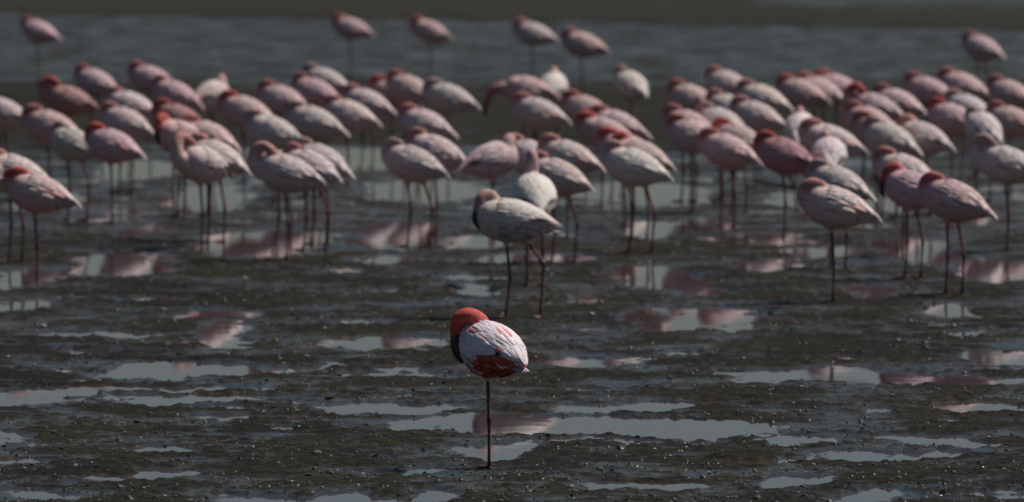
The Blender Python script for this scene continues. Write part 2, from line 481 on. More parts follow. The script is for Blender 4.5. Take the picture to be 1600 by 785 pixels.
def leg_and_foot(bm, joints, toe_dir, foot=True):
    """joints: hip, heel joint, ankle (x y z); returns faces"""
    hip, knee, ank = joints
    rows = [(*hip, 0.0108), (*[hip[k] * 0.5 + knee[k] * 0.5 for k in range(3)], 0.0080), (*[hip[k] * 0.12 + knee[k] * 0.88 for k in range(3)], 0.0081),
            (*knee, 0.0120), (*[ank[k] * 0.12 + knee[k] * 0.88 for k in range(3)], 0.0084), (*[ank[k] * 0.55 + knee[k] * 0.45 for k in range(3)], 0.0066), (*ank, 0.0084)]
    fs = add_rings(bm, tube_rings(spline(rows, 3), 8))
    if foot:
        a0 = math.atan2(toe_dir[1], toe_dir[0])
        A = Vector(ank)
        tips = []
        for da, L in ((-0.55, 0.074), (0.0, 0.088), (0.55, 0.074)):
            d = Vector((math.cos(a0 + da), math.sin(a0 + da), 0))
            tip = A + d * L; tip.z = 0.004
            mid = A + d * L * 0.5; mid.z = 0.010
            base = Vector((A.x, A.y, max(A.z - 0.002, 0.012)))
            tips.append((base, mid, tip))
            fs += add_rings(bm, tube_rings([(*base, 0.0075), (*mid, 0.0052), (*tip, 0.003)], 6))
        d = Vector((math.cos(a0 + math.pi), math.sin(a0 + math.pi), 0))
        fs += add_rings(bm, tube_rings([(A.x, A.y, 0.016, 0.005), (*(A + d * 0.018)[:2], 0.005, 0.003)], 6))
        for (b0, m0, t0), (b1, m1, t1) in zip(tips[:-1], tips[1:]):      # webs
            zt = Vector((0, 0, 0.0025))
            mm = (t0 + t1) / 2 * 0.88 + A * 0.12; mm.z = 0.005
            ring_t = [b0, m0, t0 * 0.97 + A * 0.03, mm, t1 * 0.97 + A * 0.03, m1]
            up = [bm.verts.new(p + zt) for p in ring_t]; dn = [bm.verts.new(p - zt) for p in ring_t]
            fs.append(bm.faces.new(up)); fs.append(bm.faces.new(list(reversed(dn))))
            for i in range(6):
                j = (i + 1) % 6
                fs.append(bm.faces.new((up[j], up[i], dn[i], dn[j])))
    return fs

def feather_mesh():
    """unit feather: along +X, width along Y, cambered; solid blade"""
    xs_ = [0.0, 0.18, 0.45, 0.72, 0.9, 1.0]
    ws_ = [0.16, 0.40, 0.50, 0.45, 0.28, 0.06]
    bm = bmesh.new()
    top, bot = [], []
    for x, w in zip(xs_, ws_):
        droop = 1.5 * x * (1 - x)      # bowed to follow the round of the body
        row = [(-w, -0.20 * w), (0, 0.06), (w, -0.20 * w)]
        top.append([bm.verts.new((x, y, z + droop)) for y, z in row])
        bot.append([bm.verts.new((x, y * 0.98, z + droop - 0.05)) for y, z in row])
    for i in range(len(xs_) - 1):
        for j in range(2):
            bm.faces.new((top[i][j], top[i + 1][j], top[i + 1][j + 1], top[i][j + 1]))
            bm.faces.new((bot[i][j + 1], bot[i + 1][j + 1], bot[i + 1][j], bot[i][j]))
        for j in (0, 2):
            bm.faces.new((top[i][j], bot[i][j], bot[i + 1][j], top[i + 1][j]))
    bm.faces.new([*bot[-1], *reversed(top[-1])])
    bmesh.ops.recalc_face_normals(bm, faces=bm.faces)
    me = bpy.data.meshes.new("feather")
    bm.to_mesh(me); bm.free()
    me.materials.append(m_feath)
    me.polygons.foreach_set("use_smooth", np.ones(len(me.polygons), dtype=bool))
    ca = me.color_attributes.new("Col", 'FLOAT_COLOR', 'POINT')
    co = np.empty(len(me.vertices) * 3, np.float32); me.vertices.foreach_get("co", co); co = co.reshape(-1, 3)
    sh = 0.94 + 0.06 * np.clip(co[:, 0] * 1.3, 0, 1)
    c = np.stack([sh, sh, sh, np.zeros_like(sh)], 1).astype(np.float32)
    ca.data.foreach_set("color", c.ravel())
    return me
FEATHER = feather_mesh()
FCO = np.array([v.co[:] for v in FEATHER.vertices])
FPO = [tuple(p.vertices) for p in FEATHER.polygons]

def feather_frames(shape, side, rng, dense=True):
    """list of (matrix, kind) for one folded wing; kind: covert, splash, long, dark"""
    out = []
    rows = 9 if dense else 5
    for r in reversed(range(rows)):
        t = r / (rows - 1)
        u = 0.27 + 0.42 * t
        L = (0.058 + 0.052 * t) * (1.4 if dense else 1.75)
        W = (0.030 + 0.010 * t) * (1.0 if dense else 1.15)
        p0, p1 = 0.03, 1.82 - 0.76 * t
        n = int((10 if dense else 7) - 3 * t)
        for k in range(n):
            ph = (p0 + (p1 - p0) * (k + (0.5 if r % 2 else 0.15)) / n + rng.uniform(-0.05, 0.05))
            uu = u + rng.uniform(-0.012, 0.012) + 0.02 * ph
            lift = 0.0035 + 0.0055 * min(1, t * 2)
            a = shape.surf(uu, side * ph) + shape.normal(uu, side * ph) * lift
            u2 = min(uu + L / SLEN, 0.985)
            ph2 = ph * (1.0 - 0.10 * t) + 0.05
            b = shape.surf(u2, side * ph2) + shape.normal(min(u2, 0.9), side * ph2) * (lift + (0.002 if dense else 0.0) + rng.uniform(0, 0.0015 if dense else 0.0006))
            nn_ = shape.normal(min((uu + u2) / 2, 0.9), side * ph)
            out.append((frame(a, b, nn_, L * rng.uniform(0.92, 1.08), W, 0.018), 'splash' if rng.random() < (0.085 if dense else 0.06) else 'covert'))
    for k in range(7):      # long tertials over the tail
        ph = 0.05 + 0.16 * k
        u = 0.66 - 0.012 * k
        a = shape.surf(u, side * ph) + shape.normal(u, side * ph) * 0.011
        b = shape.tr((0.275 - 0.016 * k, -side * (0.005 + 0.009 * k), 0.527 - 0.006 * k))
        out.append((frame(a, b, shape.normal(u, side * ph), None, 0.034), 'long'))
    n_dark = 3 if dense else rng.choice((0, 1, 2))
    for k in range(n_dark):      # dark flight feathers showing along the lower edge
        ph = 1.12 + 0.11 * k
        u = (0.70 if dense else 0.74) - 0.055 * k
        u2 = min(u + (0.24 if dense else 0.20), 0.95)
        a = shape.surf(u, side * ph, 0.008)
        b = shape.surf(u2, side * (ph - 0.05), 0.013)
        out.append((frame(a, b, shape.normal(u, side * ph), None, 0.014 if dense else 0.013, 0.018), 'dark'))
    return out

def frame(a, b, n, L, W, zs=0.016):
    d = b - a
    if L is None:
        L = d.length
    d = d.normalized()
    s = n.cross(d).normalized()
    n2 = d.cross(s).normalized()
    m = Matrix.Identity(4)
    for i in range(3):
        m[i][0] = d[i] * L; m[i][1] = s[i] * W; m[i][2] = n2[i] * zs; m[i][3] = a[i]
    return m

KIND_COL = {'covert': (1, 1, 1), 'splash': (1.0, 0.36, 0.38), 'long': (0.98, 0.93, 0.92), 'dark': (0.035, 0.03, 0.035)}

def merge_feathers(verts, faces, cols, frames, rng):
    for m, kind in frames:
        M = np.array(m)
        p = FCO @ M[:3, :3].T + M[:3, 3]
        off = sum(len(v) for v in verts)
        verts.append(p)
        faces.extend([tuple(i + off for i in f) for f in FPO])
        c = np.array((1.0, 0.72, 0.72) if kind == 'splash' else KIND_COL[kind]) * rng.uniform(0.93, 1.05)
        cols.append(np.tile(np.array([*c, 0.0]), (len(p), 1)))

def wing_pad(shape, side):
    """shell of the folded wing laid over the flank, rim sunk into the body"""
    V, Fq = [], []
    NU, NP = 16, 9
    for i in range(NU):
        ti = i / (NU - 1)
        u = 0.14 + 0.73 * ti
        lo, hi = 0.0, 2.0 - 1.0 * ti ** 1.2 - 0.5 * (1 - min(1, ti * 4)) ** 2
        for j in range(NP):
            tj = j / (NP - 1)
            edge = min(1.0, 2.6 * ti, 4.0 * (1 - ti), 5.0 * (1 - tj))
            off = -0.010 + 0.015 * math.sin(edge * math.pi / 2)
            ph = lo + (hi - lo) * tj
            V.append(np.array(shape.surf(u, side * ph, off)))
    for i in range(NU - 1):
        for j in range(NP - 1):
            a = i * NP + j
            q = (a, a + 1, a + NP + 1, a + NP)
            Fq.append(q if side < 0 else q[::-1])
    return np.array(V), Fq

def finish_mesh(name, verts, faces, cols, mat):
    me = bpy.data.meshes.new(name)
    me.from_pydata(np.concatenate(verts).tolist(), [], faces)
    me.materials.append(mat)
    ca = me.color_attributes.new("Col", 'FLOAT_COLOR', 'POINT')
    ca.data.foreach_set("color", np.concatenate(cols).astype(np.float32).ravel())
    me.polygons.foreach_set("use_smooth", np.ones(len(me.polygons), dtype=bool))
    me.update()
    return me

class Template:
    pass

def build_template(neck, head_dir, bill_drop, legs, tilt=8.0, plump=1.0, voxel=0.0065, seed=1, detail=False, belly_a=0.20, chest_a=0.24, belly_z=0.50, neck_a=0.22, bill_s=1.0, flank=None, neck_r=0.030, sx=1.0):
    """neck: rows x y z (already in the bird's frame, last row = back of the head)"""
    rng = random.Random(seed)
    T = Template()
    sh = Shape(tilt, plump, sx)
    neck = [(SPIV.x + (p[0] - SPIV.x) * (0.4 + 0.6 * sx), p[1], p[2] + (plump - 1) * 0.10 + 0.004) for p in neck]
    bm = bmesh.new()
    # trunk
    rings = []
    for i in range(34):
        u = (i / 33)
        u = u if 0 < i < 33 else (0.002 if i == 0 else 0.998)
        rings.append([sh.surf(u, 2 * math.pi * k / 28) for k in range(28)])
    add_rings(bm, rings)
    n_trunk = len(bm.verts)
    # neck: thick and downy at the base, slimmer to the head
    K = len(neck)
    rows = []
    for i, p in enumerate(neck):
        t = i / (K - 1)
        rows.append((*p, 0.034 * (1 - t) ** 2 + neck_r - 0.006 * max(0.0, t - 0.7) / 0.3 * (neck_r > 0.032)))
    hd = Vector(head_dir).normalized()
    h0 = Vector(neck[-1])
    path = spline(rows, 6)
    add_rings(bm, tube_rings(path, 14))
    # head: a pear lying along head_dir
    hp = []
    for s, r in ((-0.030, 0.006), (-0.024, 0.019), (-0.008, 0.0275), (0.012, 0.0285), (0.030, 0.0245), (0.044, 0.0185), (0.052, 0.012)):
        p = h0 + hd * (s + 0.012)
        hp.append((*p, r))
    add_rings(bm, tube_rings(hp, 14, flat=0.86))
    n_neck = len(bm.verts)
    # downy thighs
    for (hip, knee, ank, toe, foot) in legs:
        hv, kv = Vector(hip), Vector(knee)
        d = (kv - hv).normalized()
        base = hv + Vector((0, 0, 0.03))
        rr_ = [(*base, 0.046), (*(hv - Vector((0, 0, 0.010))), 0.032), (*(hv + d * 0.034), 0.020), (*(hv + d * 0.060), 0.011)]
        add_rings(bm, tube_rings(spline(rr_, 3), 12))
    n_thigh = len(bm.verts)
    bmesh.ops.recalc_face_normals(bm, faces=bm.faces)
    src = [v.co.copy() for v in bm.verts]
    raw = bpy.data.meshes.new("raw")
    bm.to_mesh(raw); bm.free()
    ro = bpy.data.objects.new("raw", raw); COL.objects.link(ro)
    md = ro.modifiers.new("r", 'REMESH'); md.mode = 'VOXEL'; md.voxel_size = voxel; md.use_smooth_shade = True
    sm = ro.modifiers.new("s", 'SMOOTH'); sm.factor = 0.5; sm.iterations = 5
    dg = bpy.context.evaluated_depsgraph_get()
    em = bpy.data.meshes.new_from_object(ro.evaluated_get(dg))
    bpy.data.objects.remove(ro); bpy.data.meshes.remove(raw)
    kd = kdtree.KDTree(len(src))
    for i, c in enumerate(src):
        kd.insert(c, i)
    kd.balance()
    bm = bmesh.new(); bm.from_mesh(em); bpy.data.meshes.remove(em)
    lay = bm.verts.layers.float_color.new("Col")
    neck_len = len(path) * 14
    for f in bm.faces:
        f.material_index = 0
    for v in bm.verts:
        _, idx, _ = kd.find(v.co)
        a = 0.0
        jit = 1.0 + rng.uniform(-0.05, 0.05)
        sh_c = [1.0, 0.93, 0.92]
        if idx < n_trunk:
            local = sh.rot.inverted() @ (v.co - SPIV) + SPIV
            belly = max(0.0, min(1.0, (belly_z - local.z) / 0.07))
            chest = max(0.0, min(1.0, (-0.10 - local.x) / 0.08))
            rear = max(0.0, min(1.0, (local.x + 0.06 + rng.uniform(-0.02, 0.02)) / 0.08))
            a = max(chest_a * chest, (belly_a * rear + 0.2 * (1 - rear)) * belly)
        elif idx < n_trunk + neck_len:
            tn = (idx - n_trunk) / neck_len
            a = neck_a + (1 - neck_a) * max(0.0, min(1.0, (tn - 0.22) / 0.33))
        elif idx < n_neck:
            a = 1.0
        else:
            a = 0.22
        v[lay] = (sh_c[0] * jit, sh_c[1] * jit, sh_c[2] * jit, a)
    # legs belong to the same skin
    for (hip, knee, ank, toe, foot) in legs:
        for f in leg_and_foot(bm, (hip, knee, ank), toe, foot):
            f.material_index = 1
    me = bpy.data.meshes.new("flamingo_body")
    bmesh.ops.recalc_face_normals(bm, faces=[f for f in bm.faces if f.material_index == 1])
    bm.to_mesh(me); bm.free()
    me.polygons.foreach_set("use_smooth", np.ones(len(me.polygons), dtype=bool))
    me.materials.append(m_plum); me.materials.append(m_leg)
    T.body = me
    # bill: straight base, sharp bend, heavy tip
    side_v = hd.cross(Vector((0, 0, 1)))
    bd = Vector(bill_drop).normalized()
    b0 = h0 + hd * 0.050
    q = bill_s
    bp = [(*(b0 - hd * (0.012 if q <= 1 else 0.030)), 0.0190 * q), (*(b0 + hd * 0.012 * q), 0.0190 * q), (*(b0 + hd * 0.030 * q + bd * 0.004 * q), 0.0185 * q), (*(b0 + hd * 0.043 * q + bd * 0.020 * q), 0.0170 * q),  # large bill starts further back, its dark horn standing in for face shade
          (*(b0 + hd * 0.047 * q + bd * 0.042 * q), 0.0115 * q), (*(b0 + hd * 0.045 * q + bd * 0.060 * q), 0.0035)]
    bm = bmesh.new(); add_rings(bm, tube_rings(spline(bp, 3), 12, flat=0.72))
    T.bill = mesh_from_bm("flamingo_bill", bm, [m_bill])
    lat = hd.cross(bd)
    if lat.length < 1e-3:
        lat = Vector((0, 1, 0))
    lat.normalize()
    T.eyes = []
    for s in (-1, 1):
        bm = bmesh.new(); bmesh.ops.create_uvsphere(bm, u_segments=8, v_segments=6, radius=0.0045)
        bmesh.ops.translate(bm, verts=bm.verts, vec=h0 + hd * 0.028 + lat * (s * 0.0215) - bd * 0.006)
        T.eyes.append(mesh_from_bm("flamingo_eye", bm, [m_eye]))
    # wings and tail
    T.detail = detail
    T.wings, T.frames = [], []
    for side in (1, -1):
        V, Fq = wing_pad(sh, side)
        fr = feather_frames(sh, side, rng, dense=detail)
        vs_, fs_, cs_ = [V], list(Fq), [np.tile(np.array([0.97, 0.90, 0.90, 0.0]), (len(V), 1))]
        if not detail:
            merge_feathers(vs_, fs_, cs_, fr, rng)
        T.wings.append(finish_mesh("flamingo_wing", vs_, fs_, cs_, m_plum))
        T.frames.append(fr if detail else [])
    T.flank, T.flank_col = [], flank
    if detail:
        for side in (1, -1):
            for r in reversed(range(8)):
                t = r / 7
                u = 0.30 + 0.52 * t
                n = 7 - int(2 * t)
                for k in range(n):
                    ph = 1.35 - 0.35 * t + (3.0 - 1.35 + 0.35 * t) * (k + (0.5 if r % 2 else 0.1)) / n + rng.uniform(-0.06, 0.06)
                    uu = u + rng.uniform(-0.015, 0.015)
                    u2 = min(uu + 0.13, 0.97)
                    pa = sh.surf(uu, side * ph, 0.000); pb = sh.surf(u2, side * (ph * 0.98), 0.006)
                    T.flank.append((frame(pa, pb, sh.normal(uu, side * ph), None, rng.uniform(0.022, 0.030)), t))
    vs_, fs_, cs_ = [], [], []
    fr = []
    for k in range(7):
        a = (k - 3) / 3
        p = sh.tr((0.165, 0.016 * a, 0.508)); q = sh.tr((0.272 - 0.012 * a * a, 0.034 * a, 0.493 + 0.003 * (k % 2)))
        fr.append((frame(p, q, sh.rot @ Vector((0, a * 0.3, 1)), None, 0.030), 'long'))
    merge_feathers(vs_, fs_, cs_, fr, rng)
    T.tail = finish_mesh("flamingo_tail", vs_, fs_, cs_, m_feath)
    zs = np.empty(len(me.vertices) * 3, np.float32); me.vertices.foreach_get("co", zs); T.top = float(zs.reshape(-1, 3)[:, 2].max())
    return T

def one_leg(x=-0.02, y=0.0, lean=0.02):
    return [((x, y, 0.450), (x + lean, y, 0.225), (x + 0.012, y, 0.014), (-1, 0.15), True)]
def two_legs(x=-0.02, dx=0.05, w=0.035):
    return [((x - 0.01, -w, 0.450), (x + 0.015 - dx, -w, 0.225), (x - dx, -w, 0.014), (-1, -0.1), True),
            ((x + 0.015, w, 0.450), (x + 0.04 + dx, w, 0.225), (x + 0.03 + dx, w, 0.014), (-1, 0.1), True)]
def folded(x=0.0, y=0.03):      # the raised shank of a resting leg, held back under the belly
    return [((x, y, 0.44), (x + 0.07, y, 0.385), (x - 0.03, y * 0.6, 0.435), (-1, 0), False)]

TUCK = [(-0.140, 0.0, 0.550), (-0.184, -0.006, 0.590), (-0.188, -0.014, 0.640), (-0.158, -0.018, 0.672), (-0.118, -0.012, 0.674)]
TUCK_HD, TUCK_BD = (1, 0.10, -0.42), (0.35, 0.1, -1)
TUCK_L = [(-0.140, 0.0, 0.550), (-0.188, 0.012, 0.585), (-0.196, 0.018, 0.640), (-0.170, 0.016, 0.676), (-0.128, 0.0, 0.680)]
CURL = [(-0.125, 0.016, 0.570), (-0.112, 0.022, 0.625), (-0.122, 0.018, 0.662), (-0.148, 0.0, 0.676), (-0.172, -0.020, 0.660), (-0.182, -0.030, 0.634)]
CURL_HD, CURL_BD = (-0.30, -0.22, -0.92), (0.50, -0.10, -0.86)

TP = {}
TP['main'] = build_template([(-0.135, -0.005, 0.575), (-0.112, 0.000, 0.632), (-0.112, -0.016, 0.660), (-0.122, -0.050, 0.677), (-0.136, -0.080, 0.667), (-0.147, -0.098, 0.642)],
                            (-0.02, -0.06, -0.99), (0.58, 0.22, -0.78), one_leg(-0.035, 0.0, 0.012), tilt=10, plump=0.99, sx=0.90, voxel=0.005, seed=3, detail=True, belly_a=1.0, chest_a=0.28, belly_z=0.550, neck_a=0.9, bill_s=1.3, neck_r=0.037, flank=(0.56, 0.125, 0.085))
TP['pale'] = build_template(CURL, CURL_HD, CURL_BD,
                            [((-0.035, -0.03, 0.450), (-0.012, -0.03, 0.225), (-0.035, -0.03, 0.014), (-1, -0.2), True),
                             ((0.055, 0.03, 0.450), (0.170, 0.03, 0.300), (0.150, 0.02, 0.014), (-0.5, -0.9), True)], tilt=4, sx=0.99, plump=0.97, voxel=0.005, seed=4, detail=True, chest_a=0.12)
TP['away'] = build_template([(-0.130, 0.0, 0.560), (-0.165, 0.0, 0.640), (-0.160, 0.01, 0.720), (-0.175, 0.012, 0.765), (-0.215, 0.010, 0.770)],
                            (-0.8, 0.0, -0.6), (0.2, 0, -1), two_legs(-0.01, 0.0, 0.045), tilt=14, voxel=0.006, seed=5, detail=True)
TP['tuck_one'] = build_template(TUCK, TUCK_HD, TUCK_BD, one_leg(-0.03, 0.01, 0.015), tilt=13, sx=0.90, plump=0.95, seed=6)
TP['tuck_two'] = build_template(TUCK, TUCK_HD, TUCK_BD, two_legs(-0.02, 0.02, 0.038), tilt=15, sx=0.90, plump=0.95, seed=7)
TP['tuck_fold'] = build_template(TUCK_L, TUCK_HD, TUCK_BD, one_leg(-0.01, -0.02, 0.02) + folded(0.04, 0.03), tilt=17, sx=0.90, plump=0.95, seed=8)
TP['tuck_stride'] = build_template(TUCK_L, TUCK_HD, TUCK_BD,
                                   [((-0.03, -0.03, 0.450), (-0.005, -0.03, 0.225), (-0.03, -0.03, 0.014), (-1, 0), True),
                                    ((0.05, 0.03, 0.450), (0.12, 0.03, 0.25), (0.10, 0.03, 0.014), (-1, 0.2), True)], tilt=14, sx=0.90, plump=0.95, seed=9)
TP['curl'] = build_template(CURL, CURL_HD, CURL_BD, two_legs(-0.02, 0.02, 0.038), tilt=12, sx=0.90, plump=0.95, seed=10)
TP['arch'] = build_template([(-0.150, 0.0, 0.545), (-0.215, 0.0, 0.590), (-0.222, 0.004, 0.650), (-0.196, 0.010, 0.698), (-0.152, 0.004, 0.706), (-0.120, -0.012, 0.684)],
                            (0.75, -0.2, -0.62), (-0.1, -0.1, -1), one_leg(-0.02, 0.0, 0.02), tilt=14, sx=0.88, plump=0.95, seed=11)
TP['reach'] = build_template([(-0.150, 0.0, 0.540), (-0.215, 0.0, 0.560), (-0.275, -0.006, 0.555), (-0.325, -0.01, 0.520), (-0.350, -0.01, 0.470)],
                             (-0.35, 0, -0.94), (0.5, 0, -0.86), two_legs(-0.02, 0.03, 0.038), tilt=8, sx=0.88, plump=0.95, seed=12)
TP['kick'] = build_template(TUCK, TUCK_HD, TUCK_BD,
                            [((-0.03, 0.03, 0.450), (-0.01, 0.03, 0.225), (-0.02, 0.03, 0.014), (-1, 0), True),
                             ((0.04, -0.035, 0.44), (0.085, -0.045, 0.335), (-0.190, -0.050, 0.375), (-1, 0), False)], tilt=15, sx=0.88, plump=0.95, seed=13)
TOP_STD = {k: t.top for k, t in TP.items()}
TOP_STD['reach'] = 0.64

# ------------------------------------------------------------------ the flock
TINT = {   # plumage colour, neck colour
    'white': ((0.86, 0.79, 0.76), (0.62, 0.40, 0.37)),
    'gray':  ((0.76, 0.69, 0.65), (0.50, 0.37, 0.32)),
    'pale':  ((0.82, 0.70, 0.67), (0.58, 0.31, 0.28)),
    'pink':  ((0.78, 0.59, 0.57), (0.52, 0.22, 0.20)),
    'deep':  ((0.56, 0.34, 0.335), (0.46, 0.12, 0.11)),
    'red':   ((0.76, 0.57, 0.55), (0.58, 0.13, 0.11)),
    'main':  ((0.90, 0.83, 0.83), (0.68, 0.125, 0.105)),
    'juv':   ((0.82, 0.76, 0.71), (0.52, 0.40, 0.34)),
}

def place_flamingo(tkey, u, vtop, head, tint, label, group=None, vfoot=None, scale=1.0):
    T = TP[tkey]
    k = TOP_STD[tkey] * scale / CAM_H
    vf = vfoot if vfoot is not None else (vtop - k * V_HOR) / (1 - k)
    g = ground_at(u, vf)
    rz = R(-head)
    cx = 0.018 * scale
    x, y = g.x - cx * math.cos(rz), g.y - cx * math.sin(rz)
    z = float(ground_height(np.array([x]), np.array([y]))[0])
    z = max(z, -0.02) - 0.003
    root = bpy.data.objects.new("flamingo", None)
    root.empty_display_size = 0.1
    COL.objects.link(root)
    root.location = (x, y, z); root.rotation_euler = (0, 0, rz); root.scale = (scale,) * 3
    root["label"] = label; root["category"] = "flamingo"
    if group:
        root["group"] = group
    pc, nc = TINT[tint]
    jit = random.uniform(0.93, 1.05)
    pcol = (pc[0] * jit, pc[1] * jit * random.uniform(0.95, 1.03), pc[2] * jit * random.uniform(0.95, 1.03), 1)
    ncol = [c * random.uniform(0.92, 1.06) for c in nc]
    def part(name, me, parent=root):
        o = bpy.data.objects.new(name, me); COL.objects.link(o)
        o.parent = parent; o.color = pcol; o["neck_color"] = ncol
        return o
    body = part("body", T.body); part("bill", T.bill)
    frng = random.Random(int(u))
    for m, t in T.flank:
        f = part("feather", FEATHER, body); f.matrix_local = m
        base = T.flank_col if (T.flank_col and t + frng.uniform(-0.12, 0.12) > 0.30) else (pcol[0] * 0.96, pcol[1] * 0.92, pcol[2] * 0.91)
        q = frng.uniform(0.55, 1.15)
        f.color = (base[0] * q, base[1] * q * frng.uniform(0.8, 1.15), base[2] * q, 1); part("tail", T.tail)
    for e_ in T.eyes:
        part("eye", e_)
    rng = random.Random(int(u * 13 + vtop))
    for wme, frs in zip(T.wings, T.frames):
        w = part("wing", wme)
        for m, kind in frs:
            f = part("feather", FEATHER, w)
            f.matrix_local = m
            kc = KIND_COL[kind]
            if kind == 'splash' and tint != 'main':
                kc = (0.95, 0.80, 0.80)
            q = rng.uniform(0.90, 1.05)
            f.color = (pcol[0] * kc[0] * q, pcol[1] * kc[1] * q, pcol[2] * kc[2] * q, 1)
    return root

place_flamingo('main', 773, 478, 52, 'main', "white and crimson flamingo with red neck, alone on one leg in the open mud", vfoot=737, scale=0.95)
place_flamingo('pale', 806, 311, 4, 'juv', "greyish white flamingo walking on two legs behind the lone red-necked flamingo", vfoot=501)
place_flamingo('away', 836, 248, 82, 'white', "white flamingo turned away with pale pink neck raised, right behind the greyish walking flamingo", vfoot=451)

WORDS = {'white': 'white', 'gray': 'greyish', 'pale': 'pale pink', 'pink': 'pink', 'deep': 'deep rose', 'red': 'red-necked'}
AREA = {'F': "flamingos on the open flat beyond the flock", 'L': "crowd ahead of the neck-stretching flamingo", 'M': "crowd around the neck-stretching flamingo",
        'R': "crowd around the scratching flamingo"}
POSE = {'tuck_one': 'sleeping with tucked head', 'tuck_two': 'sleeping with tucked head', 'tuck_fold': 'sleeping with tucked head', 'tuck_stride': 'sleeping with tucked head',
        'curl': 'with curled neck', 'arch': 'with high arched neck', 'away': 'with neck raised'}
# flamingos that can be found by their own look: (u, v of the feet row, how to call them)
MARKS = [(806, 501, "the greyish walking flamingo"), (836, 451, "the white flamingo turned away"), (113, 250, "the high-necked rose flamingo"),
         (320, 374, "the breast-preening flamingo"), (455, 410, "the loop-necked flamingo"), (764, 370, "the flamingo facing the opposite way"),
         (829, 262, "the neck-stretching flamingo"), (1230, 362, "the scratching flamingo"), (1250, 311, "the bright white flamingo"),
         (1312, 467, "the sleeper at the mud edge"), (988, 233, "the plump whitish flamingo"), (1432, 436, "the curled red-necked flamingo"),
         (66, 433, "the red-necked fringe sleeper"), (1580, 374, "the greyish arch-necked flamingo")]
def where(u, v):
    best = min((abs(u - a) + 1.6 * abs(v - b), a, b, n) for a, b, n in MARKS)
    _, a, b, n = best
    du, dv = u - a, v - b
    if abs(dv) * 1.6 > abs(du):
        rel = "right behind" if dv < 0 else "right before"
        if abs(dv) > 70:
            rel = "rows behind" if dv < 0 else "rows before"
    else:
        rel = "at the head of" if du < 0 else "at the tail of"
        if "opposite" in n:
            rel = "beside"
    return rel + " " + n

O, W2, FD, ST, CU, AR, AW, RE, KI = 'tuck_one', 'tuck_two', 'tuck_fold', 'tuck_stride', 'curl', 'arch', 'away', 'reach', 'kick'
